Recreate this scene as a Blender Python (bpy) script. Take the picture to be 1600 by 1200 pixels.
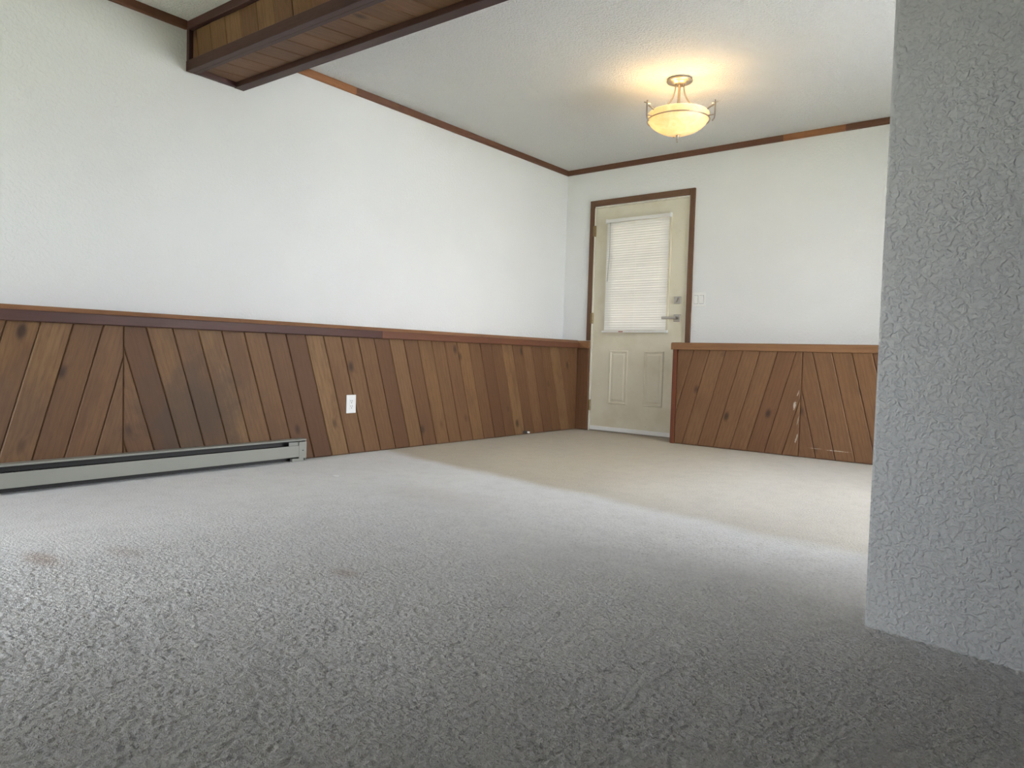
import bpy, bmesh, math, random
import numpy as np
from mathutils import Vector, Matrix
random.seed(7)
for o in list(bpy.data.objects): bpy.data.objects.remove(o)
SC = bpy.context.scene
COL = SC.collection

# ------------------------------------------------------------------ camera
RGT = Vector((0.77908065, 0.6262202, 0.029692))
UPV = Vector((-0.04835679, 0.01280542, 0.99874804))
FWD = Vector((-0.62505597, 0.77954108, -0.04025846))
cam_d = bpy.data.cameras.new('camera')
cam_d.sensor_width = 36.0
cam_d.lens = 1103.75 / 1600 * 36.0
cam_d.clip_start = 0.02
cam = bpy.data.objects.new('camera', cam_d)
M = Matrix.Identity(4)
for i in range(3):
    M[i][0] = RGT[i]; M[i][1] = UPV[i]; M[i][2] = -FWD[i]
M[0][3], M[1][3], M[2][3] = 3.85465, -5.5602, 0.66986
cam.matrix_world = M
COL.objects.link(cam)
SC.camera = cam

# ------------------------------------------------------------------ light and exposure
SC.view_settings.view_transform = 'Standard'
SC.view_settings.look = 'None'
SC.view_settings.gamma = 1.0
SC.view_settings.use_curve_mapping = False
SC.view_settings.exposure = 0.05
world = bpy.data.worlds.new('overcast_sky'); SC.world = world
world.use_nodes = True
bgn = world.node_tree.nodes['Background']
bgn.inputs['Color'].default_value = (0.95, 0.965, 1.05, 1)
bgn.inputs['Strength'].default_value = 14.5

sun_d = bpy.data.lights.new('sun', 'SUN'); sun_d.energy = 240.0; sun_d.angle = math.radians(1.0); sun_d.color = (1.0, .98, .985)
sun = bpy.data.objects.new('sun', sun_d); sun.rotation_euler = (0, math.radians(-17), 0); COL.objects.link(sun)   # high sun from beyond the left wall, lighting the ground outside

XR_D, XR_L, Y_REAR, H = 4.15, 6.0, -6.8, 2.42       # right wall of the dining end, right wall of the living end, rear wall, ceiling
WIN1 = (-2.78, -0.74, 0.08, 2.14)                  # sliding glass door in the right wall of the dining end: y0, y1, z0, z1
WIN2 = (0.20, 1.78, 0.15, 1.70)                       # window in the rear wall: x0, x1, z0, z1
def portal(name, loc, rot, sx, sy):
    d = bpy.data.lights.new(name, 'AREA'); d.shape = 'RECTANGLE'; d.size = sx; d.size_y = sy
    d.cycles.is_portal = True
    o = bpy.data.objects.new(name, d); o.location = loc; o.rotation_euler = rot; COL.objects.link(o)
portal('window_portal', (XR_D + .12, (WIN1[0]+WIN1[1])/2, (WIN1[2]+WIN1[3])/2), (0, math.radians(90), 0), WIN1[3]-WIN1[2], WIN1[1]-WIN1[0])
portal('window_portal', ((WIN2[0]+WIN2[1])/2, Y_REAR - .12, (WIN2[2]+WIN2[3])/2), (math.radians(90), 0, 0), WIN2[1]-WIN2[0], WIN2[3]-WIN2[2])

# ------------------------------------------------------------------ helpers
def wm(o):
    return (wm(o.parent) @ o.matrix_parent_inverse @ o.matrix_basis) if o.parent else o.matrix_basis.copy()
def put(name, me, mat, parent=None, mw=None, smooth=False):
    o = bpy.data.objects.new(name, me); COL.objects.link(o)
    if mat and not me.materials: me.materials.append(mat)
    if smooth:
        for p in me.polygons: p.use_smooth = True
    if parent: o.parent = parent
    if mw is not None: o.matrix_basis = wm(parent).inverted() @ mw if parent else mw
    return o
def mesh(vs, fs, fix=True):
    me = bpy.data.meshes.new('m'); me.from_pydata([tuple(v) for v in vs], [], fs); me.update()
    if fix:
        bm = bmesh.new(); bm.from_mesh(me); bmesh.ops.recalc_face_normals(bm, faces=bm.faces); bm.to_mesh(me); bm.free()
    return me
def empty(name, loc=(0, 0, 0), rz=0):
    o = bpy.data.objects.new(name, None); COL.objects.link(o); o.empty_display_size = .05
    o.location = loc; o.rotation_euler = (0, 0, rz)
    return o
def tag(o, label=None, cat=None, group=None, kind=None):
    if label: o['label'] = label
    if cat: o['category'] = cat
    if group: o['group'] = group
    if kind: o['kind'] = kind
    return o
def box_geo(x0, x1, y0, y1, z0, z1):
    v = [(x0,y0,z0),(x1,y0,z0),(x1,y1,z0),(x0,y1,z0),(x0,y0,z1),(x1,y0,z1),(x1,y1,z1),(x0,y1,z1)]
    f = [(0,3,2,1),(4,5,6,7),(0,1,5,4),(1,2,6,5),(2,3,7,6),(3,0,4,7)]
    return v, f
def join(*geos):
    V, F = [], []
    for v, f in geos:
        n = len(V); V += [tuple(a) for a in v]; F += [tuple(i + n for i in q) for q in f]
    return V, F
def box(name, b, mat, parent=None, bevel=0.0, seg=2, mw=None):
    me = mesh(*box_geo(*b))
    if bevel:
        bm = bmesh.new(); bm.from_mesh(me)
        bmesh.ops.bevel(bm, geom=bm.edges[:], offset=bevel, segments=seg, affect='EDGES', profile=.6)
        bm.to_mesh(me); bm.free()
    return put(name, me, mat, parent, mw)
def prism_geo(prof, axis, a, b):
    """profile of 2d points extruded along axis 0,1 or 2; other two coordinates in order"""
    n = len(prof); V = []
    for t in (a, b):
        for p in prof:
            q = list(p); q.insert(axis, t); V.append(tuple(q))
    F = [tuple(range(n)), tuple(range(n, 2*n))] + [(i, (i+1) % n, n+(i+1) % n, n+i) for i in range(n)]
    return V, F
def prism(name, prof, axis, a, b, mat, parent=None, mw=None):
    return put(name, mesh(*prism_geo(prof, axis, a, b)), mat, parent, mw)
def panel_geo(us, vs, holes, t0, t1, axis):
    """slab in the plane of two axes with rectangular holes. axis = normal axis"""
    us = sorted(set(us + [h[0] for h in holes] + [h[1] for h in holes]))
    vs = sorted(set(vs + [h[2] for h in holes] + [h[3] for h in holes]))
    def solid(i, j):
        if i < 0 or j < 0 or i >= len(us)-1 or j >= len(vs)-1: return False
        cu, cv = (us[i]+us[i+1])/2, (vs[j]+vs[j+1])/2
        return not any(h[0] < cu < h[1] and h[2] < cv < h[3] for h in holes)
    V, F, idx = [], [], {}
    def vid(i, j, k):
        if (i, j, k) not in idx:
            q = [us[i], vs[j]]; q.insert(axis, (t0, t1)[k]); idx[(i, j, k)] = len(V); V.append(tuple(q))
        return idx[(i, j, k)]
    for i in range(len(us)-1):
        for j in range(len(vs)-1):
            if not solid(i, j): continue
            for k in (0, 1): F.append((vid(i,j,k), vid(i+1,j,k), vid(i+1,j+1,k), vid(i,j+1,k)))
            for (di, dj, a, b) in ((-1,0,(i,j),(i,j+1)), (1,0,(i+1,j),(i+1,j+1)), (0,-1,(i,j),(i+1,j)), (0,1,(i,j+1),(i+1,j+1))):
                if not solid(i+di, j+dj): F.append((vid(*a,0), vid(*b,0), vid(*b,1), vid(*a,1)))
    return V, F
def lathe_geo(prof, n=48, c=(0,0)):
    V, F = [], []
    for r, z in prof:
        for k in range(n):
            a = 2*math.pi*k/n; V.append((c[0]+r*math.cos(a), c[1]+r*math.sin(a), z))
    for i in range(len(prof)-1):
        for k in range(n):
            F.append((i*n+k, i*n+(k+1) % n, (i+1)*n+(k+1) % n, (i+1)*n+k))
    return V, F
def tube_geo(pts, r, n=10, caps=True):
    pts = [Vector(p) for p in pts]; V, F = [], []
    prev = None
    for i, p in enumerate(pts):
        t = (pts[min(i+1, len(pts)-1)] - pts[max(i-1, 0)]).normalized()
        if prev is None:
            u = t.orthogonal().normalized()
        else:
            u = (prev - t*prev.dot(t)).normalized()
        prev = u; w = t.cross(u)
        rr = r[i] if isinstance(r, (list, tuple)) else r
        for k in range(n):
            a = 2*math.pi*k/n; V.append(tuple(p + u*rr*math.cos(a) + w*rr*math.sin(a)))
    for i in range(len(pts)-1):
        for k in range(n):
            F.append((i*n+k, i*n+(k+1) % n, (i+1)*n+(k+1) % n, (i+1)*n+k))
    if caps: F += [tuple(range(n)), tuple(range((len(pts)-1)*n, len(pts)*n))]
    return V, F

# ------------------------------------------------------------------ materials
class NT:
    def __init__(s, name):
        s.m = bpy.data.materials.new(name); s.m.use_nodes = True; s.t = s.m.node_tree
        s.t.nodes.clear(); s.out = s.t.nodes.new('ShaderNodeOutputMaterial')
    def n(s, kind, **kw):
        nd = s.t.nodes.new('ShaderNode' + kind)
        ins = kw.pop('ins', {})
        for k, v in kw.items(): setattr(nd, k, v)
        for k, v in ins.items():
            if isinstance(v, bpy.types.NodeSocket): s.t.links.new(v, nd.inputs[k])
            else: nd.inputs[k].default_value = v
        return nd
    def math(s, op, a, b=0.0, clamp=False):
        return s.n('Math', operation=op, use_clamp=clamp, ins={0: a, 1: b}).outputs[0]
    def mix(s, f, a, b, blend='MIX'):
        nd = s.n('MixRGB', blend_type=blend)
        for k, v in (('Fac', f), ('Color1', a), ('Color2', b)):
            if isinstance(v, bpy.types.NodeSocket): s.t.links.new(v, nd.inputs[k])
            else: nd.inputs[k].default_value = v if k == 'Fac' else (*v, 1)[:4]
        return nd.outputs[0]
    def ramp(s, f, stops, interp='LINEAR'):
        nd = s.n('ValToRGB', ins={0: f}); nd.color_ramp.interpolation = interp
        el = nd.color_ramp.elements
        while len(el) < len(stops): el.new(.5)
        while len(el) > max(1, len(stops)): el.remove(el[-1])
        for e, (p, c) in zip(el, stops):
            e.position = p; e.color = (*c, 1) if len(c) == 3 else c
        return nd.outputs[0]
    def smooth(s, v, a, b):
        return s.n('MapRange', interpolation_type='SMOOTHSTEP', ins={0: v, 1: a, 2: b, 3: 0.0, 4: 1.0}).outputs[0]
    def bump(s, h, strength, dist, normal=None):
        ins = {'Strength': strength, 'Distance': dist, 'Height': h}
        if normal is not None: ins['Normal'] = normal
        return s.n('Bump', ins=ins).outputs[0]
    def noise(s, vec, scale, detail=3, rough=.5, dist=0.0):
        return s.n('TexNoise', ins={'Vector': vec, 'Scale': scale, 'Detail': detail, 'Roughness': rough, 'Distortion': dist}).outputs[0]
    def done(s, col=None, rough=.6, metal=0.0, normal=None, spec=.5, **extra):
        b = s.n('BsdfPrincipled')
        ins = {'Base Color': col, 'Roughness': rough, 'Metallic': metal, 'Normal': normal, 'Specular IOR Level': spec}
        ins.update(extra)
        for k, v in ins.items():
            if v is None: continue
            if isinstance(v, bpy.types.NodeSocket): s.t.links.new(v, b.inputs[k])
            else: b.inputs[k].default_value = (*v, 1) if isinstance(v, tuple) and len(v) == 3 else v
        s.t.links.new(b.outputs[0], s.out.inputs[0]); s.b = b
        return s.m
def geo_pos(t): return t.n('NewGeometry').outputs['Position']

def mat_wall(name, col, amp, scale, spec=.3):
    t = NT(name); P = geo_pos(t)
    a = t.noise(P, scale, 2, .5, .35)
    h = t.smooth(a, .36, .66)
    big = t.noise(P, 1.3, 2)
    c = t.mix(t.smooth(big, .35, .7), tuple(k*.965 for k in col), col)
    return t.done(c, rough=.62, normal=t.bump(h, 1.0, amp), spec=spec)
W_WALL = mat_wall('painted_orange_peel', (.79, .795, .795), .0008, 60)
W_PART = mat_wall('painted_knockdown', (.75, .755, .76), .0027, 75, .4)
def mat_ceiling():
    t = NT('ceiling_texture'); P = geo_pos(t)
    a = t.noise(P, 85, 4, .6); b = t.noise(P, 30, 3, .5)
    h = t.math('ADD', t.smooth(a, .38, .66), t.math('MULTIPLY', b, .6))
    return t.done((.85, .855, .85), rough=.8, normal=t.bump(h, 1.0, .006), spec=.2)
W_CEIL = mat_ceiling()

def mat_wood(name, tones, dark, rough=.5, knots=True, grain=1.0, var=1.0, stain=None, paint=None):
    """boards: local z runs along the grain, x across; every board shifts the pattern by its own random number"""
    t = NT(name)
    obj = t.n('TexCoord').outputs['Object']; rnd = t.n('ObjectInfo').outputs['Random']
    off = t.n('CombineXYZ', ins={0: t.math('MULTIPLY', rnd, 37.0), 1: t.math('MULTIPLY', rnd, 91.0), 2: t.math('MULTIPLY', rnd, 53.0)}).outputs[0]
    v = t.n('VectorMath', operation='ADD', ins={0: obj, 1: off}).outputs[0]
    vm = t.n('Mapping', ins={'Vector': v, 'Scale': (1, 1, .085)}).outputs[0]
    # knots pull the grain aside
    kv = t.n('Mapping', ins={'Vector': v, 'Scale': (6.5, .01, 3.6)}).outputs[0]
    vo = t.n('TexVoronoi', feature='F1', ins={'Vector': kv, 'Scale': 1.0})
    kd, kc = vo.outputs['Distance'], t.n('SeparateColor', ins={0: vo.outputs['Color']}).outputs[0]
    has = t.math('GREATER_THAN', kc, .42 if knots else 2.0)
    near = t.math('MULTIPLY', t.math('SUBTRACT', 1.0, t.smooth(kd, .02, .34)), has)
    wsrc = t.n('VectorMath', operation='ADD', ins={0: vm, 1: t.n('CombineXYZ', ins={0: t.math('MULTIPLY', near, .035)}).outputs[0]}).outputs[0]
    w = t.n('TexWave', wave_type='BANDS', bands_direction='X', ins={'Vector': wsrc, 'Scale': 11.0*grain, 'Distortion': 9.0, 'Detail': 3.0, 'Detail Scale': 1.4, 'Detail Roughness': .6}).outputs[1]
    fine = t.noise(vm, 170, 4, .65)
    broad = t.noise(t.n('Mapping', ins={'Vector': v, 'Scale': (1, 1, .35)}).outputs[0], 9, 3, .55)
    r2 = t.n('TexWhiteNoise', noise_dimensions='1D', ins={'W': rnd}).outputs['Value']
    n = len(tones)
    base = t.ramp(r2, [((i + .5)/n, c) for i, c in enumerate(tones)])
    m = t.mix(t.math('MULTIPLY', t.smooth(w, .45, 1.0), .20), base, dark)
    m = t.mix(t.math('MULTIPLY', t.smooth(fine, .42, .72), .34), m, dark)
    m = t.mix(t.math('MULTIPLY', t.smooth(broad, .44, .72), .60*var), m, tuple(.45*a+.55*b for a, b in zip(dark, tones[0])))
    ring = t.math('MULTIPLY', has, t.math('SUBTRACT', 1.0, t.smooth(kd, .05, .20)))
    m = t.mix(t.math('MULTIPLY', ring, .85), m, tuple(k*.35 for k in dark))
    for (cx, cz, rx, rz, ang, amt) in (paint or ()):
        P = geo_pos(t)
        mp = t.n('Mapping', vector_type='TEXTURE', ins={'Vector': P, 'Location': (cx, 0, cz), 'Rotation': (0, ang, 0), 'Scale': (rx, 1e4, rz)}).outputs[0]
        d = t.n('VectorMath', operation='LENGTH', ins={0: mp}).outputs['Value']
        f = t.math('SUBTRACT', 1.0, t.smooth(t.math('ADD', d, t.math('MULTIPLY', t.math('SUBTRACT', t.noise(P, 90, 3, .6), .5), 1.6)), .35, .9))
        m = t.mix(t.math('MULTIPLY', f, amt), m, (.52, .46, .38))
    if stain:
        P = geo_pos(t)
        for (c, rad, col, amt) in stain:
            d = t.n('VectorMath', operation='DISTANCE', ins={0: P, 1: c}).outputs['Value']
            nn = t.math('MULTIPLY', t.math('SUBTRACT', t.noise(P, 9, 4, .6), .5), rad*1.3)
            f = t.math('SUBTRACT', 1.0, t.smooth(t.math('ADD', d, nn), rad*.25, rad))
            m = t.mix(t.math('MULTIPLY', f, amt), m, col)
    hgt = t.math('MULTIPLY', fine, -1.0)
    return t.done(m, rough=t.math('ADD', rough, t.math('MULTIPLY', fine, .2)), normal=t.bump(hgt, .5, .0005), spec=.35)
CEDAR_T = [(0.129, 0.062, 0.026), (0.185, 0.097, 0.039), (0.157, 0.079, 0.034), (0.224, 0.125, 0.053), (0.142, 0.069, 0.028), (0.176, 0.090, 0.039), (0.112, 0.051, 0.021)]
CEDAR = mat_wood('cedar_plank', CEDAR_T, (.075, .030, .014), stain=[((.2, -3.68, .30), .42, (.075, .045, .027), .75), ((.2, -4.6, .35), .35, (.10, .055, .035), .5)])
CEDAR2 = mat_wood('cedar_plank_back', [(0.181, 0.088, 0.038), (0.210, 0.108, 0.048), (0.155, 0.070, 0.031), (0.197, 0.098, 0.042)], (.08, .032, .014), paint=[(2.262, .37, .012, .045, .15, .9), (2.285, .46, .006, .03, .3, .7), (2.285, .13, .008, .045, .25, .75), (2.29, .26, .006, .05, .15, .4), (2.56, .071, .10, .0035, 0.0, .9), (2.42, .074, .07, .003, 0.0, .5)])
BEAMW = mat_wood('beam_plank', [(0.129, 0.066, 0.031), (0.168, 0.092, 0.045), (0.148, 0.072, 0.035), (0.117, 0.058, 0.029)], (.06, .028, .015), var=.6)
DKTRIM = mat_wood('dark_stained_trim', [(0.046, 0.019, 0.017), (0.056, 0.024, 0.021), (0.050, 0.019, 0.018)], (.028, .012, .010), rough=.42, knots=False)
CAPD = mat_wood('dark_cap_rail', [(0.064, 0.023, 0.019), (0.075, 0.029, 0.022)], (.04, .016, .012), rough=.42, knots=False)
STRIP = mat_wood('cap_top_strip', [(.25, .12, .058), (.22, .10, .05)], (.10, .042, .02), rough=.42, knots=False)
CAPR = mat_wood('red_brown_cap_rail', [(0.140, 0.053, 0.027)], (.07, .026, .015), rough=.42, knots=False)
CAPL = mat_wood('honey_cap_rail', [(0.230, 0.111, 0.045)], (.15, .066, .03), rough=.42, knots=False)
CROWN_O = mat_wood('orange_crown', [(.28, .118, .045)], (.11, .042, .02), rough=.5)
CROWN_D = mat_wood('brown_crown', [(.125, .052, .028)], (.05, .02, .012), rough=.5)
CASING = mat_wood('door_casing_wood', [(.135, .066, .034), (.15, .075, .04)], (.06, .028, .015), rough=.5, knots=False)
REDSTRIP = mat_wood('red_corner_strip', [(.16, .045, .018)], (.09, .025, .011), rough=.5, knots=False)

def mat_carpet():
    t = NT('cut_pile_carpet'); P = geo_pos(t)
    n1 = t.noise(P, 120, 2, .6)
    n2 = t.noise(P, 300, 2, .6)
    h = t.math('ADD', t.math('MULTIPLY', n1, 1.0), t.math('MULTIPLY', n2, .5))
    tone = t.noise(P, 1.1, 4, .6, .4)
    c = t.mix(t.smooth(tone, .32, .72), (.73, .715, .71), (.80, .785, .78))
    c = t.mix(t.math('MULTIPLY', t.smooth(n1, .44, .66), .32), c, (.44, .43, .425))
    c = t.mix(t.math('MULTIPLY', t.smooth(n2, .35, .75), .25), c, (.78, .765, .755))
    c = t.mix(t.math('MULTIPLY', t.smooth(t.noise(P, 11, 5, .7, .3), .42, .70), .40), c, (.80, .79, .78), 'MULTIPLY')
    # darker, browner carpet tone at the door end, its edge running across from the left wall
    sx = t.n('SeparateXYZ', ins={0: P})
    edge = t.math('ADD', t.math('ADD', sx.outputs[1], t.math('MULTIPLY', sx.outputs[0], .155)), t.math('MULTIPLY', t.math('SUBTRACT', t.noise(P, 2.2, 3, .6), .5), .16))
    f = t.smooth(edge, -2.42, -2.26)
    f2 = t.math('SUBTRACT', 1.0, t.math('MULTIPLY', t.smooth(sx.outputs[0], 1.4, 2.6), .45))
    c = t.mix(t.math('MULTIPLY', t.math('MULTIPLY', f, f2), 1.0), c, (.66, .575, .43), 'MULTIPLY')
    # rusty stains on the pile
    for (x, y, rx, ry, amt) in ((1.40, -4.78, .16, .06, .55), (1.49, -4.58, .14, .06, .25), (2.17, -4.23, .09, .05, .35), (1.55, -3.2, .5, .25, .16)):
        d = t.n('VectorMath', operation='LENGTH', ins={0: t.n('Mapping', ins={'Vector': P, 'Location': (-x/rx, -y/ry, 0), 'Scale': (1/rx, 1/ry, 0)}).outputs[0]}).outputs['Value']
        f = t.math('SUBTRACT', 1.0, t.smooth(t.math('ADD', d, t.math('MULTIPLY', t.math('SUBTRACT', n1, .5), .9)), .1, 1.0))
        c = t.mix(t.math('MULTIPLY', f, amt), c, (.33, .20, .13))
    return t.done(c, rough=.95, normal=t.bump(h, .8, .006), spec=.1, **{'Sheen Weight': .2, 'Sheen Roughness': .5})
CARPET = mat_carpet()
def plain(name, col, rough=.5, metal=0.0, spec=.5, mottled=.04, scale=40, bump=0.0):
    t = NT(name); P = geo_pos(t); nz = t.noise(P, scale, 3)
    c = t.mix(nz, tuple(k*(1-mottled) for k in col), tuple(min(1, k*(1+mottled)) for k in col))
    nm = t.bump(nz, 1.0, bump) if bump else None
    return t.done(c, rough=rough, metal=metal, spec=spec, normal=nm)
def mat_door():
    t = NT('cream_door_paint'); P = geo_pos(t)
    n = t.noise(P, 3.0, 4, .6); s = t.noise(P, 30, 5, .7)
    c = t.mix(t.smooth(n, .4, .75), (.70, .655, .53), (.62, .565, .43))
    marks = t.math('MULTIPLY', t.smooth(s, .655, .72), .6)
    c = t.mix(marks, c, (.22, .18, .13))
    return t.done(c, rough=.42, spec=.4)
DOOR = mat_door()
def mat_heater():
    t = NT('heater_enamel'); P = geo_pos(t)
    s = t.noise(t.n('Mapping', ins={'Vector': P, 'Scale': (1, .4, 1)}).outputs[0], 38, 5, .7); n = t.noise(P, 5, 3)
    c = t.mix(n, (.27, .27, .235), (.31, .305, .265))
    c = t.mix(t.math('MULTIPLY', t.smooth(s, .69, .75), .7), c, (.16, .12, .10))
    return t.done(c, rough=.38, spec=.5)
HEATER = mat_heater()
H_DARK = plain('heater_dark_inside', (.035, .032, .03), .6)
WHITEPL = plain('white_plastic', (.82, .82, .80), .35)
GREYPL = plain('shadow_grey_plastic', (.30, .30, .29), .5)
WHITEJ = plain('white_jamb_paint', (.72, .69, .60), .45)
NICKEL = plain('satin_nickel', (.42, .39, .35), .35, 1.0)
BRUSHED = plain('brushed_nickel_lamp', (.45, .40, .34), .32, 1.0)
BRONZE = plain('aged_brass_hinge', (.26, .19, .10), .4, 1.0)
DARKM = plain('dark_slot', (.03, .028, .026), .5)
CORE = plain('rough_core', (.05, .028, .018), .8)
REDPL = plain('red_tag', (.30, .06, .03), .5)
DECK = plain('outdoor_paving', (.62, .62, .62), .9, scale=3)
LAWN = plain('lawn', (.115, .115, .065), .95, scale=3, mottled=.3)
WPAPER = plain('white_paper', (.85, .85, .85), .7)
def mat_slat():
    t = NT('blind_slat_plastic')
    d = t.n('BsdfPrincipled', ins={'Base Color': (.80, .785, .75, 1), 'Roughness': .4})
    tr = t.n('BsdfTranslucent', ins={'Color': (.80, .77, .70, 1)})
    mx = t.n('MixShader', ins={0: .05, 1: d.outputs[0], 2: tr.outputs[0]})
    t.t.links.new(mx.outputs[0], t.out.inputs[0]); return t.m
SLAT = mat_slat()
def mat_glass(name='window_glass', tint=(.93, .95, .94)):
    t = NT(name)
    a = t.n('BsdfTransparent', ins={'Color': (*tint, 1)}); g = t.n('BsdfGlossy', ins={'Color': (1, 1, 1, 1), 'Roughness': .02})
    f = t.n('Fresnel', ins={'IOR': 1.45})
    mx = t.n('MixShader', ins={0: f.outputs[0], 1: a.outputs[0], 2: g.outputs[0]})
    t.t.links.new(mx.outputs[0], t.out.inputs[0]); return t.m
GLASS = mat_glass()
DGLASS = mat_glass('dimming_door_glass', (.6, .58, .55))  # pane colour darkened to stand in for shade outside, dimming daylight behind the blind
def mat_bowl():
    t = NT('alabaster_glass'); P = geo_pos(t)
    n = t.noise(P, 16, 4, .6, 1.5)
    c = t.mix(t.smooth(n, .35, .7), (.88, .76, .54), (.94, .87, .70))
    tr = t.n('BsdfTranslucent', ins={'Color': c}); d = t.n('BsdfPrincipled', ins={'Base Color': c, 'Roughness': .25})
    mx = t.n('MixShader', ins={0: .30, 1: d.outputs[0], 2: tr.outputs[0]})
    t.t.links.new(mx.outputs[0], t.out.inputs[0]); return t.m
BOWL = mat_bowl()
def mat_bulb():
    t = NT('bulb_glow'); e = t.n('Emission', ins={'Color': (1, .66, .31, 1), 'Strength': 120.0})
    t.t.links.new(e.outputs[0], t.out.inputs[0]); return t.m
BULB = mat_bulb()

# ------------------------------------------------------------------ room shell
D = 0.20          # face of the plank wainscot in front of the left wall
E_ = 0.306        # face of the plank wainscot in front of the back wall
CAPZ0, CAPZ1 = .757, .8135
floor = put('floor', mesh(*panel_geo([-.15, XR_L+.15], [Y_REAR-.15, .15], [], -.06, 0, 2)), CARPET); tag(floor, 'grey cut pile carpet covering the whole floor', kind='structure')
ceil = put('ceiling', mesh(*panel_geo([-.15, XR_L+.15], [Y_REAR-.15, .15], [], H, H+.1, 2)), W_CEIL); tag(ceil, 'white stippled ceiling', kind='structure')
wl = put('wall_left', mesh(*panel_geo([Y_REAR-.15, .15], [0, H], [], -.15, 0, 0)), W_WALL); tag(wl, 'long white textured wall above the plank wainscot', kind='structure')
DX0, DX1, DZ1 = .321, 1.256, 2.052      # door opening
wb = put('wall_back', mesh(*panel_geo([0, XR_D+.15], [0, H], [(DX0, DX1, -.001, DZ1)], 0, .15, 1)), W_WALL); tag(wb, 'white end wall with the door', kind='structure')
wr = put('wall_right', mesh(*panel_geo([-3.45, 0], [0, H], [WIN1], XR_D, XR_D+.15, 0)), W_WALL); tag(wr, 'white wall with the glass door behind the partition', kind='structure')
wrl = put('wall_right_living', mesh(*panel_geo([Y_REAR-.15, -3.3], [0, H], [], XR_L, XR_L+.15, 0)), W_WALL); tag(wrl, 'white side wall of the living end', kind='structure')
wre = put('wall_rear', mesh(*panel_geo([0, XR_L], [0, H], [WIN2], Y_REAR-.15, Y_REAR, 1)), W_WALL); tag(wre, 'white wall with a window behind the viewer', kind='structure')
# partition at the right, slightly out of square
PA = math.atan2(-.048, .337)
pm = Matrix.Translation((3.4535, -3.589, 0)) @ Matrix.Rotation(PA, 4, 'Z')
pg = box_geo(0, 2.75, 0, .125, 0, H)
bm = bmesh.new(); me = mesh(*pg); bm.from_mesh(me)
vert_edges = [e for e in bm.edges if all(abs(v.co.x) < 1e-6 for v in e.verts) and abs(e.verts[0].co.z - e.verts[1].co.z) > 1]
bmesh.ops.bevel(bm, geom=vert_edges, offset=.008, segments=3, affect='EDGES'); bm.to_mesh(me); bm.free()
part = put('wall_partition', me, W_PART, None, pm); tag(part, 'grey-white knockdown textured partition wall at the right edge', kind='structure')

# pile of the carpet where the tufts can be told apart: tufts as a height field, sinking to the plain floor at its rim
def carpet_pile(x0, x1, y0, y1, step, cell, amp):
    rng = np.random.default_rng(5)
    nx, ny = int((x1-x0)/step)+1, int((y1-y0)/step)+1
    gx, gy = np.meshgrid(np.linspace(x0, x1, nx), np.linspace(y0, y1, ny))
    gx = gx + rng.uniform(-.3, .3, gx.shape)*step; gy = gy + rng.uniform(-.3, .3, gy.shape)*step
    cx, cy = int((x1-x0)/cell)+6, int((y1-y0)/cell)+6
    jx, jy = rng.uniform(0, 1, (cy, cx)), rng.uniform(0, 1, (cy, cx))
    hh = rng.uniform(-.45, .25, (cy, cx)) - 1.3*(rng.uniform(0, 1, (cy, cx)) < .17)
    u, v = (gx-x0)/cell+2, (gy-y0)/cell+2
    iu, iv = np.floor(u).astype(int), np.floor(v).astype(int)
    d1 = np.full(u.shape, 9.0); d2 = np.full(u.shape, 9.0); h1 = np.zeros(u.shape)
    for a in (-1, 0, 1):
        for b in (-1, 0, 1):
            ia, ib = iu+a, iv+b
            d = np.hypot(ia+jx[ib, ia]-u, ib+jy[ib, ia]-v)
            near = d < d1
            d2 = np.where(near, d1, np.minimum(d2, d)); h1 = np.where(near, hh[ib, ia], h1); d1 = np.where(near, d, d1)
    z = np.minimum(1, (d2-d1)*2.2)*.75 + h1*.6 + rng.uniform(-.12, .12, u.shape) + .35
    rim = np.minimum.reduce([gx-x0, x1-gx, gy-y0, y1-gy]); fade = np.clip(rim/.7, 0, 1)
    z = .0006 + amp*np.clip(z, 0, 1.4)*fade
    co = np.stack([gx, gy, z], -1).reshape(-1, 3).astype(np.float32)
    k = (np.arange(ny-1)[:, None]*nx + np.arange(nx-1)[None, :]).reshape(-1)
    q = np.stack([k, k+1, k+1+nx, k+nx], -1).astype(np.int32)
    me = bpy.data.meshes.new('m'); me.vertices.add(len(co)); me.vertices.foreach_set('co', co.ravel())
    me.loops.add(q.size); me.loops.foreach_set('vertex_index', q.ravel())
    me.polygons.add(len(q)); me.polygons.foreach_set('loop_start', np.arange(0, q.size, 4, dtype=np.int32))
    me.polygons.foreach_set('use_smooth', np.ones(len(q), dtype=bool))
    me.update(calc_edges=True)
    return me
tag(put('carpet_pile', carpet_pile(.9, 4.5, -6.0, -2.75, .0034, .0088, .0044), CARPET, floor, Matrix.Identity(4)), 'grey tufted pile of the carpet', kind='stuff')

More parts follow.
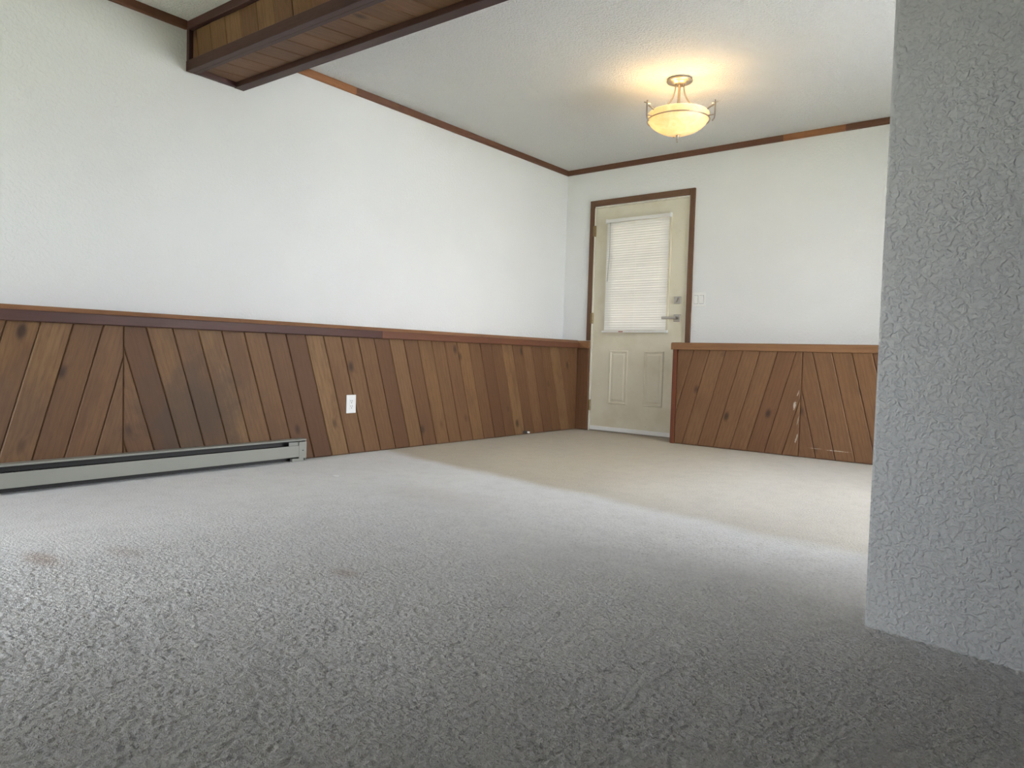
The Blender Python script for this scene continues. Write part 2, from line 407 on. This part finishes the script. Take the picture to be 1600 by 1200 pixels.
# ------------------------------------------------------------------ out of view windows
def window_frame(name, axis, u0, u1, z0, z1, t0, t1, mull, label):
    fr = put(name, mesh(*panel_geo([u0, u1], [z0, z1], [(a, b, z0+.06, z1-.06) for a, b in mull], t0, t1, axis)), WHITEPL)
    tag(fr, label, kind='structure')
    for a, b in mull:
        q = (t0+t1)/2
        put('pane', mesh(*panel_geo([a, b], [z0+.06, z1-.06], [], q-.003, q+.003, axis)), GLASS, fr, Matrix.Identity(4))
    return fr
ym = (WIN1[0]+WIN1[1])/2
window_frame('window_1', 0, WIN1[0], WIN1[1], WIN1[2], WIN1[3], XR_D+.04, XR_D+.10, [(WIN1[0]+.05, ym-.03), (ym+.03, WIN1[1]-.05)], 'white framed sliding glass door in the right wall')
xm = (WIN2[0]+WIN2[1])/2
window_frame('window_2', 1, WIN2[0], WIN2[1], WIN2[2], WIN2[3], Y_REAR-.10, Y_REAR-.04, [(WIN2[0]+.05, xm-.03), (xm+.03, WIN2[1]-.05)], 'white framed window in the rear wall')
gd = put('ground_outside', mesh(*panel_geo([-12, 20], [-20, 12], [], -.40, -.25, 2)), LAWN); tag(gd, 'green lawn outside the house', kind='structure')
pt = put('floor_patio', mesh(*panel_geo([XR_D+.2, 12], [-3.2, 3], [], -.249, -.10, 2)), DECK); tag(pt, 'pale concrete patio outside the glass door', kind='structure')

# ------------------------------------------------------------------ planks
def clip(poly, a, b, c):
    """keep a*s + b*z <= c"""
    out = []
    for i in range(len(poly)):
        p, q = poly[i], poly[(i+1) % len(poly)]
        fp, fq = a*p[0]+b*p[1]-c, a*q[0]+b*q[1]-c
        if fp <= 0: out.append(p)
        if (fp < 0 < fq) or (fq < 0 < fp):
            k = fp/(fp-fq); out.append((p[0]+k*(q[0]-p[0]), p[1]+k*(q[1]-p[1])))
    return out
def area(p): return .5*sum(p[i][0]*p[(i+1) % len(p)][1]-p[(i+1) % len(p)][0]*p[i][1] for i in range(len(p)))
def dedupe(p, eps=1e-4):
    o = []
    for q in p:
        if not o or math.hypot(q[0]-o[-1][0], q[1]-o[-1][1]) > eps: o.append(q)
    if len(o) > 1 and math.hypot(o[0][0]-o[-1][0], o[0][1]-o[-1][1]) < eps: o.pop()
    return o
def inset(p, d):
    if area(p) < 0: p = p[::-1]
    q = list(p)
    for i in range(len(p)):
        (x0, y0), (x1, y1) = p[i], p[(i+1) % len(p)]
        L = math.hypot(x1-x0, y1-y0); nx, ny = (y1-y0)/L, -(x1-x0)/L
        q = clip(q, nx, ny, nx*x0+ny*y0-d)
    return dedupe(q)
def plank(poly, slope, O, S, Z, mat, parent, t=.018, gap=.0009, cham=.005, cdep=.005, name='plank', proud=None):
    """poly in (s, z) of the wall plane; slope = ds/dz of the board; O,S,Z world origin and axes of the plane"""
    poly = inset(dedupe(poly), gap)
    if len(poly) < 3 or abs(area(poly)) < 2e-4: return None
    top = inset(poly, cham)
    S, Z = Vector(S), Vector(Z)
    al = Vector((slope, 1)).normalized(); ac = Vector((al[1], -al[0]))
    c = Vector((sum(p[0] for p in poly)/len(poly), sum(p[1] for p in poly)/len(poly)))
    A = S*ac[0] + Z*ac[1]; L = S*al[0] + Z*al[1]; N = L.cross(A)
    loc = lambda p: (Vector(p)-c).dot(ac)
    lz = lambda p: (Vector(p)-c).dot(al)
    if proud is None: proud = random.uniform(-.0012, .0012)
    T = t + proud
    V, F = [], []
    rings = [(poly, 0.0), (poly, -(T-cdep))]
    for ring, y in rings:
        V += [(loc(p), y, lz(p)) for p in ring]
    n = len(poly); k = len(top)
    V += [(loc(p), -T, lz(p)) for p in top]
    F += [(i, (i+1) % n, n+(i+1) % n, n+i) for i in range(n)]
    if k == n: F += [(n+i, n+(i+1) % n, 2*n+(i+1) % n, 2*n+i) for i in range(n)]
    else:   # collapsed corner: bridge by nearest
        for i in range(n):
            near = lambda p: min(range(k), key=lambda j: (top[j][0]-p[0])**2+(top[j][1]-p[1])**2)
            a, b = near(poly[i]), near(poly[(i+1) % n])
            F.append((n+i, n+(i+1) % n, 2*n+b, 2*n+a) if a != b else (n+i, n+(i+1) % n, 2*n+a))
    F.append(tuple(range(2*n, 2*n+k)))
    mw = Matrix.Identity(4)
    W = Vector(O) + S*c[0] + Z*c[1]
    for i in range(3):
        mw[i][0] = A[i]; mw[i][1] = N[i]; mw[i][2] = L[i]; mw[i][3] = W[i]
    return put(name, mesh(V, F), mat, parent, mw)
def run_of_planks(seams, slope, zr, lo, hi, z0, z1, O, S, Z, mat, parent, **kw):
    """seams: s at height zr, ascending; lo/hi: vertical limits"""
    for a, b in zip(seams[:-1], seams[1:]):
        p = [(a+slope*(z0-zr), z0), (b+slope*(z0-zr), z0), (b+slope*(z1-zr), z1), (a+slope*(z1-zr), z1)]
        if lo is not None: p = clip(p, -1, 0, -lo)
        if len(p) > 2 and hi is not None: p = clip(p, 1, 0, hi)
        if len(p) > 2: plank(p, slope, O, S, Z, mat, parent, **kw)

# left wainscot on its ledge
TP = .018
ledge_prof_l = [(0.0005, 0.001), (D-TP-.0005, 0.001), (D-TP-.0005, .765), (0.0005, .765)]
wl_root = prism('wainscot', [(p[0], p[1]) for p in ledge_prof_l], 1, Y_REAR+.001, -.001, CORE)
tag(wl_root, 'long chevron cedar plank wainscot along the left wall', 'wainscot')
O, S, Z = (D-TP, 0, 0), (0, 1, 0), (0, 0, 1)
YC = -4.050
rs = [-3.975 + .1331*k for k in range(-2, 33)]
run_of_planks(rs, -.288, .4, YC, -.035, .002, .772, O, S, Z, CEDAR, wl_root)
ls = [-4.105 - .1315*k for k in range(20, -4, -1)]
run_of_planks(ls, .267, .4, -6.6, YC, .002, .772, O, S, Z, CEDAR, wl_root)
# narrow upright boards beside the door
plank([(D-.018, .002), (.3205, .002), (.3205, .772), (D-.018, .772)], 0, (0, -.012, 0), (1, 0, 0), (0, 0, 1), CEDAR2, wl_root, t=.018)
capL = [(0.0005, CAPZ0), (D+.026, CAPZ0), (D+.030, CAPZ0+.004), (D+.030, .804), (D+.027, .8075), (0.0005, .8075)]
stripL = [(0.0005, .808), (D+.024, .808), (D+.010, .829), (0.0005, .829)]
def cap_y(a, b, mat): return prism('cap_rail', capL, 1, a, b, mat, wl_root, Matrix.Identity(4))
def lengthwise(o, axis):
    """turn the local frame so that z runs along the board (for the grain)"""
    R = {0: Matrix.Rotation(math.radians(90), 4, 'Y'), 1: Matrix.Rotation(math.radians(-90), 4, 'X'), 2: Matrix.Identity(4)}[axis]
    o.data.transform(R.inverted()); o.matrix_basis = o.matrix_basis @ R
    return o
for a, b, m in ((Y_REAR+.001, -4.71, CAPD), (-4.709, -2.43, CAPD), (-2.429, -.0565, CAPR)): lengthwise(cap_y(a, b, m), 1)
for a, b in ((Y_REAR+.001, -3.45), (-3.449, -.0565)): lengthwise(prism('cap_strip', stripL, 1, a, b, STRIP, wl_root, Matrix.Identity(4)), 1)
capB0 = [(-.056, CAPZ0), (-.056, .8075), (-.046, .826), (-.0005, .826), (-.0005, CAPZ0)]
lengthwise(prism('cap_rail', capB0, 0, D+.0005, .3215, CAPL, wl_root, Matrix.Identity(4)), 0)

# back wainscot on its ledge
BX0 = 1.297
wb_root = box('wainscot', (BX0+.002, XR_D-.001, -(E_-TP-.0005), -.0005, .001, .765), CORE)
tag(wb_root, 'short chevron cedar plank wainscot right of the door', 'wainscot')
O, S, Z = (0, -(E_-TP), 0), (1, 0, 0), (0, 0, 1)
XC = 2.302
bs = [2.291 - .1306*k for k in range(9, -3, -1)]
run_of_planks(bs, .268, .4, BX0+.036, XC, .002, .765, O, S, Z, CEDAR2, wb_root)
br = [2.327 + .1292*k for k in range(-2, 17)]
run_of_planks(br, -.246, .4, XC, XR_D-.002, .002, .765, O, S, Z, CEDAR2, wb_root)
box('corner_strip', (BX0, BX0+.035, -(E_+.004), -(E_-TP), .001, CAPZ0), REDSTRIP, wb_root, .003)
box('end_board', (BX0-.012, BX0+.0015, -(E_-TP), -.0205, .001, CAPZ0), CEDAR2, wb_root, .002)
capB = [(-(E_+.016), CAPZ0+.003), (-(E_+.016), .806), (-(E_+.006), .8135), (-.0005, .8135), (-.0005, CAPZ0), (-(E_+.013), CAPZ0)]
lengthwise(prism('cap_rail', capB, 0, BX0-.014, XR_D-.001, CAPL, wb_root, Matrix.Identity(4)), 0)

# ------------------------------------------------------------------ crown strips
def crown(name, axis, segs, label):
    root = None
    for a, b, m in segs:
        if axis == 1: prof = [(0.0005, H-.045), (.014, H-.045), (.020, H-.038), (.020, H-.0005), (.0005, H-.0005)]
        else: prof = [(-.0005, H-.045), (-.014, H-.045), (-.020, H-.038), (-.020, H-.0005), (-.0005, H-.0005)]
        o = prism(name if root is None else 'crown_board', prof, axis, a, b, m, root, Matrix.Identity(4))
        lengthwise(o, axis)
        if root is None:
            root = o; tag(o, label, kind='structure')
    return root
crown('trim_1', 1, [(-2.52, -.0215, CROWN_D), (-3.30, -2.521, CROWN_O)], 'brown wooden strip along the top of the left wall')
crown('trim_2', 0, [(.0005, 2.0, CROWN_D), (2.001, 2.446, CROWN_O), (2.447, XR_D-.001, CROWN_D)], 'brown wooden strip along the top of the end wall')
crown('trim_3', 1, [(Y_REAR+.001, -3.664, CROWN_D)], 'dark wooden strip above the left wall in front of the beam')

# ------------------------------------------------------------------ ceiling beam
BA = math.atan2(.056, 1.411)
BM = empty('ceiling_beam', (0.0, -3.663, 2.154), BA)
tag(BM, 'boxed cedar plank ceiling beam with dark trim edges', 'beam')
BMW = wm(BM)
BL, BD, BH = 3.44, .344, H-2.154-.001
def bbox(name, b, mat, bev=.002): return box(name, b, mat, BM, bev, 1, BMW)
x0 = .006
bbox('core', (x0+.01, BL, .036, BD-.02, .038, BH), CORE, 0)
def bx_trim(name, b, mat=DKTRIM):
    o = bbox(name, b, mat); 
    dims = [b[1]-b[0], b[3]-b[2], b[5]-b[4]]; ax = dims.index(max(dims))
    return lengthwise(o, ax)
bx_trim('top_trim', (x0, BL, 0, .0355, BH-.046, BH))
bx_trim('bottom_trim', (x0, BL, 0, .0355, .0, .056))
bx_trim('soffit_trim', (x0, BL, .036, .062, .001, .0375))
bx_trim('soffit_trim', (x0, BL, BD-.060, BD, 0, .055))
bx_trim('end_trim', (x0, x0+.026, .002, .0355, .0565, BH-.0465))
bx_trim('end_trim', (x0, x0+.030, .0625, BD-.0605, .002, .0375))
bx_trim('back_trim', (x0, BL, BD-.0195, BD, BH-.046, BH))
bx_trim('back_board', (x0, BL, BD-.0195, BD-.008, .0555, BH-.0465), BEAMW)
bX = BMW.to_3x3() @ Vector((1, 0, 0)); bY = BMW.to_3x3() @ Vector((0, 1, 0))
O = BMW @ Vector((0, .0355, 0))
fs = [.215 + .137*k for k in range(-2, 26)]
run_of_planks(fs, -.2, .14, x0+.0265, BL, .0565, BH-.0465, O, bX, (0, 0, 1), BEAMW, BM, t=.014, cdep=.003)
O = BMW @ Vector((0, 0, .037))
ss = [.53 + .1305*k for k in range(-5, 24)]
# soffit boards: local 'z' of the plane runs towards the viewer
run_of_planks([a + .0 for a in ss], -.25, -.21, x0+.031, BL, -(BD-.061), -.0625, O, bX, tuple(-bY), BEAMW, BM, t=.012, cdep=.003, proud=0.0)

# ------------------------------------------------------------------ door
dr = empty('door_1', (.785, 0, 0)); tag(dr, 'cream panel door with glazed top half', kind='structure')
I4 = Matrix.Identity(4)
def dbox(name, b, mat, bev=0.0, parent=None): return box(name, b, mat, parent or dr, bev, 2, I4)
# casing boards
lengthwise(dbox('casing', (.276, DX0, -.020, -.0005, .829, 2.107), CASING, .002), 2)
lengthwise(dbox('casing', (DX1, 1.298, -.020, -.0005, .815, 2.107), CASING, .002), 2)
lengthwise(dbox('casing', (DX0+.0005, DX1-.0005, -.020, -.0005, 2.055, 2.107), CASING, .002), 0)
# jamb
dbox('jamb', (DX0+.0005, DX0+.012, -.012, .148, 0.001, DZ1-.012), WHITEJ)
dbox('jamb', (DX1-.012, DX1-.0005, -.004, .148, 0.001, DZ1-.012), WHITEJ)
dbox('jamb', (DX0+.0005, DX1-.0005, -.004, .148, DZ1-.0115, DZ1-.0005), WHITEJ)
SX0, SX1, SZ0, SZ1 = DX0+.015, DX1-.015, .018, DZ1-.014
LX0, LX1, LZ0, LZ1 = .515, 1.055, .955, 1.880
slab_y0, slab_y1 = .004, .048
slab = put('slab', mesh(*panel_geo([SX0, SX1], [SZ0, SZ1], [(LX0, LX1, LZ0, LZ1)], slab_y0, slab_y1, 1)), DOOR, dr, I4)
put('lite_frame', mesh(*panel_geo([LX0-.035, LX1+.035], [LZ0-.035, LZ1+.035], [(LX0+.004, LX1-.004, LZ0+.004, LZ1-.004)], slab_y0-.014, slab_y0-.0002, 1)), DOOR, slab, I4)
dbox('pane', (LX0+.001, LX1-.001, .022, .028, LZ0+.001, LZ1-.001), DGLASS, 0, slab)
mw_, mh_ = (LX1-LX0)/3, (LZ1-LZ0)/3
for k in (1, 2):
    dbox('muntin', (LX0+mw_*k-.010, LX0+mw_*k+.010, .010, .0215, LZ0+.005, LZ1-.005), DOOR, 0, slab)
    dbox('muntin', (LX0+.005, LX1-.005, .0095, .0215, LZ0+mh_*k-.010, LZ0+mh_*k+.010), DOOR, 0, slab)
def door_panel(x0, x1, z0, z1):
    """embossed panel: raised bead, sunk cove, raised field"""
    rings = [(0, .0), (.006, -.007), (.013, -.007), (.020, .0005), (.030, .0005), (.042, -.006)]
    V, F = [], []
    for d, y in rings:
        V += [(x0+d, slab_y0-.0003+y, z0+d), (x1-d, slab_y0-.0003+y, z0+d), (x1-d, slab_y0-.0003+y, z1-d), (x0+d, slab_y0-.0003+y, z1-d)]
    for i in range(len(rings)-1):
        for k in range(4): F.append((4*i+k, 4*i+(k+1) % 4, 4*i+4+(k+1) % 4, 4*i+4+k))
    n = 4*(len(rings)-1); F.append((n, n+1, n+2, n+3))
    return put('panel', mesh(V, F), DOOR, slab, I4)
door_panel(.520, .709, .257, .745); door_panel(.867, 1.060, .257, .745)
dbox('threshold', (DX0+.0125, DX1-.0125, .0, .149, .001, .0165), NICKEL)
dbox('door_sweep', (SX0+.002, SX1-.002, -.006, slab_y0-.0003, .010, .046), WHITEPL, .002)
for z in (1.83, 1.035, .235):
    h = put('hinge', mesh(*tube_geo([(DX0+.013, -.012, z-.05), (DX0+.013, -.012, z+.05)], .0075, 10)), BRONZE, dr, I4)
    box('hinge_leaf', (DX0-.006, DX0+.0125, -.0225, -.0205, z-.047, z+.047), BRONZE, h, .0005, 1, I4)
    for q in (-.018, .018): put('knuckle_line', mesh(*tube_geo([(DX0+.013, -.012, z+q-.001), (DX0+.013, -.012, z+q+.001)], .0079, 10)), DARKM, h, I4)
# deadbolt and lever
db = dbox('deadbolt', (1.171-.031, 1.171+.031, slab_y0-.012, slab_y0-.0002, 1.181-.031, 1.181+.031), NICKEL, .004)
tm = Matrix.Translation((1.171, slab_y0-.012, 1.181)) @ Matrix.Rotation(math.radians(25), 4, 'Y')
box('thumbturn', (-.005, .005, -.022, 0.0, -.019, .019), NICKEL, db, .003, 2, tm)
db['label'] = 'satin nickel square deadbolt with thumbturn'
lv = dbox('lever_handle', (1.171-.032, 1.171+.032, slab_y0-.011, slab_y0-.0002, 1.029-.032, 1.029+.032), NICKEL, .004)
put('neck', mesh(*tube_geo([(1.171, slab_y0-.011, 1.029), (1.171, slab_y0-.055, 1.029)], .011, 16)), NICKEL, lv, I4)
box('lever', (1.171-.118, 1.171+.014, slab_y0-.066, slab_y0-.050, 1.018, 1.040), NICKEL, lv, .004, 2, I4)
lv['label'] = 'satin nickel square lever handle'
dbox('strike_plate', (DX1-.0135, DX1-.012, -.002, .030, .99, 1.06), DARKM)

# ------------------------------------------------------------------ blind on the door
bl = empty('window_blind', (.78, -.02, .90)); tag(bl, 'closed white mini blind hanging over the door window', 'blind')
QX0, QX1 = .470, 1.085
def lbox(name, b, mat, bev=0.0, parent=None): return box(name, b, mat, parent or bl, bev, 2, I4)
lbox('head_rail', (QX0, QX1+.004, -.045, -.014, 1.888, 1.917), SLAT, .002)
lbox('bracket', (QX1+.0045, QX1+.012, -.047, -.0105, 1.884, 1.922), WHITEPL, .001)
lbox('bracket', (QX0-.008, QX0-.0005, -.047, -.0105, 1.884, 1.922), WHITEPL, .001)
PITCH = .0213; NS = 45
prof = []
sw = .0265
for k in range(7):
    u = (k/6-.5)*sw; crown_h = .0022*(1-(2*k/6-1)**2)
    prof.append((u, crown_h))
tilt = math.radians(73)
V, F = [], []
pts = [(u*math.cos(tilt)-c*math.sin(tilt), u*math.sin(tilt)+c*math.cos(tilt)) for u, c in prof]
# room-side edge low: y negative = room side
for X in (QX0+.003, QX1-.003):
    for (a, b) in pts: V.append((X, -a*-1, b))
n = len(pts)
F = [(k, k+1, n+k+1, n+k) for k in range(n-1)]
slat_me = mesh(V, F, False)
slat_me.materials.append(SLAT)
for p in slat_me.polygons: p.use_smooth = True
for k in range(NS):
    z = 1.872 - k*PITCH
    sg = random.uniform(-.0009, .0009)
    o = bpy.data.objects.new('slat', slat_me); COL.objects.link(o); o.parent = bl
    o.matrix_basis = wm(bl).inverted() @ (Matrix.Translation((0, -.030, z+sg)) @ Matrix.Translation((.78, 0, 0)) @ Matrix.Rotation(random.uniform(-.0012, .0012), 4, 'Y') @ Matrix.Translation((-.78, 0, 0)))
zb = 1.872 - NS*PITCH
lbox('bottom_rail', (QX0-.006, QX1-.004, -.041, -.020, zb-.010, zb+.006), SLAT, .003)
lbox('red_cord_button', (.628, .672, -.0425, -.0405, zb-.006, zb+.002), REDPL)
lbox('hold_down', (QX1-.008, QX1+.014, -.046, -.0105, zb-.012, zb+.010), WHITEPL, .003)
lbox('hold_down', (QX0-.022, QX0-.007, -.040, -.0105, zb-.008, zb+.004), WHITEPL, .003)
for X in (.545, .78, 1.01):
    put('ladder_cord', mesh(*tube_geo([(X, -.0455, 1.887), (X, -.0455, zb)], .0007, 5)), WHITEPL, bl, I4)
put('tilt_wand', mesh(*tube_geo([(.515, -.052, 1.885), (.517, -.053, 1.6), (.500, -.053, 1.36)], .0028, 8)), plain('clear_grey_wand', (.42, .42, .40), .25), bl, I4, True)

# ------------------------------------------------------------------ baseboard heater
hx0, hx1, hy0, hy1 = D+.003, D+.066, -6.0, -3.035
ht = empty('baseboard_heater', ((hx0+hx1)/2, -4.2, 0)); tag(ht, 'grey-beige electric baseboard heater below the plank wall', 'heater')
def hbox(name, b, mat, bev=0.0): return box(name, b, mat, ht, bev, 2, I4)
hbox('back_plate', (hx0, hx0+.004, hy0, hy1, .004, .134), HEATER)
hbox('top_hood', (hx0+.0045, hx1, hy0, hy1-.0005, .1305, .135), HEATER, .001)
hbox('hood_lip', (hx1-.003, hx1, hy0, hy1-.0005, .126, .130), HEATER)
hbox('front_cover', (hx1-.004, hx1, hy0, hy1-.052, .030, .098), HEATER, .001)
hbox('end_cap', (hx1-.005, hx1+.001, hy1-.0515, hy1, .021, .1185), HEATER, .001)
hbox('end_plate', (hx0+.0045, hx1-.0055, hy1-.004, hy1, .004, .130), HEATER)
hbox('end_foot', (hx0+.03, hx1-.010, hy1-.090, hy1-.012, .002, .0205), HEATER)
hbox('junction_plate', (hx1-.012, hx1-.008, hy1-.115, hy1-.0045, .0985, .1185), HEATER)
hbox('inner_shade', (hx0+.0045, hx0+.008, hy0, hy1-.005, .004, .130), H_DARK)
put('heating_element', mesh(*tube_geo([(hx0+.03, hy0, .066), (hx0+.03, hy1-.01, .066)], .008, 10)), H_DARK, ht, I4)
fin = mesh(*box_geo(hx0+.010, hx1-.010, -.0006, .0006, .036, .096)); fin.materials.append(H_DARK)
fy = [hy1-.14 - .0125*k for k in range(220)]
me = mesh(*join(*[box_geo(hx0+.010, hx1-.010, y-.0006, y+.0006, .036, .096) for y in fy if y > hy0]), False)
tag(put('fins', me, H_DARK, ht, I4), kind='stuff')
hbox('maker_plate', (hx1+.0011, hx1+.0016, hy1-.030, hy1-.020, .066, .071), DARKM)

# ------------------------------------------------------------------ outlet on the planks
oy, oz = -2.660, .327
ol = box('wall_outlet', (D+.001, D+.007, oy-.037, oy+.037, oz-.059, oz+.059), WHITEPL, None, .0025)
tag(ol, 'white duplex outlet on the cedar planks', 'outlet')
rc = box('receptacle', (D+.0071, D+.0095, oy-.017, oy+.017, oz-.034, oz+.034), WHITEPL, ol, .001, 1, I4)
for q in (.017, -.017):
    for w in (-.0065, .0065): box('slot', (D+.0096, D+.0100, oy+w-.0012, oy+w+.0012, oz+q-.001, oz+q+.008), DARKM, rc, 0, 1, I4)
    box('slot', (D+.0096, D+.0100, oy-.003, oy+.003, oz+q-.011, oz+q-.006), DARKM, rc, 0, 1, I4)

# ------------------------------------------------------------------ light switch
sx, sz = 1.363, 1.180
sp = box('light_switch', (sx-.058, sx+.058, -.007, -.0008, sz-.058, sz+.058), WHITEPL, None, .0025)
tag(sp, 'white double rocker light switch beside the door', 'switch')
for w in (-.024, .024):
    box('frame_line', (sx+w-.0185, sx+w+.0185, -.0075, -.0071, sz-.036, sz+.036), GREYPL, sp, 0, 1, I4)
    mwk = Matrix.Translation((sx+w, -.0076, sz)) @ Matrix.Rotation(math.radians(3), 4, 'X')
    box('rocker', (-.0165, .0165, -.0045, .0, -.0335, .0335), WHITEPL, sp, .001, 1, mwk)

# ------------------------------------------------------------------ cable stub low on the planks and scrap on the carpet
cs = empty('cable_stub', (D+.01, -.79, .02)); tag(cs, 'small white cable end poking out low on the planks', 'cable')
box('wall_hole', (D+.0012, D+.004, -.835, -.775, .010, .034), DARKM, cs, .001, 1, I4)
put('plug', mesh(*tube_geo([(D+.0045, -.778, .020), (D+.022, -.772, .018)], .008, 10)), WHITEPL, cs, I4)
V = []; random.seed(3)
for k in range(7):
    a = 2*math.pi*k/7; r = random.uniform(.012, .022); V.append((.795+r*1.2*math.cos(a), -3.219+r*math.sin(a)))
scrap = prism('paper_scrap', V, 2, .0005, .0035, WPAPER); tag(scrap, 'tiny white scrap lying on the carpet near the heater end', 'scrap')

# ------------------------------------------------------------------ ceiling light
LX, LY = 1.825, -1.448
lamp = empty('ceiling_light', (LX, LY, H)); tag(lamp, 'lit semi-flush ceiling lamp with alabaster glass bowl', 'lamp')
TL = Matrix.Translation((LX, LY, 0))
def lput(name, geo, mat, parent=None, smooth=True): return put(name, mesh(*geo), mat, parent or lamp, TL, smooth)
can = lput('canopy', lathe_geo([(0, H-.0005), (.060, H-.0005), (.072, H-.004), (.080, H-.011), (.078, H-.017), (.062, H-.021), (.052, H-.025), (.046, H-.032), (.030, H-.036), (0, H-.036)], 48), BRUSHED)
lput('stem', tube_geo([(0, 0, H-.035), (0, 0, 2.09)], .0075, 12), BRUSHED)
ZR = 2.165; RB = .184
# glass bowl, double walled: flared lip above the ring, shallow dome below
outer = [(RB+.004, ZR+.040), (RB+.001, ZR+.020), (RB, ZR), (RB-.012, ZR-.020), (RB-.034, ZR-.040), (RB-.066, ZR-.060), (RB-.108, ZR-.077), (RB-.155, ZR-.087), (.010, ZR-.089)]
inner = [(r-.005 if r > .02 else r, z+.005) for r, z in outer][::-1]
bowl = lput('glass_bowl', lathe_geo(outer + inner, 64), BOWL)
# metal ring
def ring_geo(R, r, z, n=64, m=8):
    V, F = [], []
    for i in range(n):
        a = 2*math.pi*i/n
        for j in range(m):
            b = 2*math.pi*j/m; q = R + r*math.cos(b); V.append((q*math.cos(a), q*math.sin(a), z + r*math.sin(b)))
    for i in range(n):
        for j in range(m): F.append((i*m+j, ((i+1) % n)*m+j, ((i+1) % n)*m+(j+1) % m, i*m+(j+1) % m))
    return V, F
lput('ring', ring_geo(RB+.007, .004, ZR), BRUSHED)
lput('finial', join(lathe_geo([(0, ZR-.0885), (.012, ZR-.0885), (.012, ZR-.094), (.005, ZR-.100), (.0045, ZR-.134), (0, ZR-.135)], 16)), BRUSHED)
base_a = math.atan2(RGT[1], RGT[0])
for k, a in enumerate((base_a - math.radians(36), base_a - math.radians(156), base_a + math.radians(84))):
    c, s = math.cos(a), math.sin(a); tx, ty = -s, c
    R = RB + .048
    def at(r, z, w=0): return (c*r+tx*w, s*r+ty*w, z)
    # flat post with a foot curling under the ring
    prof = [(R, ZR+.088), (R, ZR), (R-.003, ZR-.020), (R-.014, ZR-.036)]
    V, F = [], []
    for (r, z) in prof:
        for (dr_, w) in ((0, -.006), (.004, -.006), (.004, .006), (0, .006)): V.append(at(r+dr_, z, w))
    for i in range(len(prof)-1):
        for j in range(4): F.append((4*i+j, 4*i+(j+1) % 4, 4*i+4+(j+1) % 4, 4*i+4+j))
    F += [(0, 1, 2, 3), (4*len(prof)-4, 4*len(prof)-3, 4*len(prof)-2, 4*len(prof)-1)]
    post = lput('post', (V, F), BRUSHED, None, False)
    lput('cross_pin', tube_geo([at(R-.020, ZR+.072), at(R+.024, ZR+.072)], .0035, 8), BRUSHED, post)
    lput('spacer', tube_geo([at(RB+.006, ZR), at(R+.001, ZR)], .0035, 8), BRUSHED, post)
    pts = []
    for i in range(13):
        q = i/12; r = .028 + (RB-.012-.028)*(q**2.1); z = H-.030 + (ZR+.030 - (H-.030))*(1-(1-q)**1.25); pts.append(at(r, z))
    pts.append(at(RB+.012, ZR+.048)); pts.append(at(R, ZR+.060))
    lput('arm', tube_geo(pts, .005, 10), BRUSHED)
lput('socket_cross', tube_geo([(-.100*math.cos(base_a)-.015*math.sin(base_a), -.100*math.sin(base_a)+.015*math.cos(base_a), ZR+.046), (0, 0, ZR+.050), (.062*math.cos(base_a)+.070*math.sin(base_a), .062*math.sin(base_a)-.070*math.cos(base_a), ZR+.046)], .006, 8), BRUSHED)
ra, rb_ = Vector((math.cos(base_a), math.sin(base_a))), Vector((-math.sin(base_a), math.cos(base_a)))
for q in (ra*-.100 + rb_*.015, ra*.062 - rb_*.070):
    bx_, by_ = q
    lput('bulb', lathe_geo([(0, ZR-.026), (.018, ZR-.022), (.027, ZR-.006), (.026, ZR+.010), (.014, ZR+.030), (.010, ZR+.040), (0, ZR+.041)], 16, (bx_, by_)), BULB)
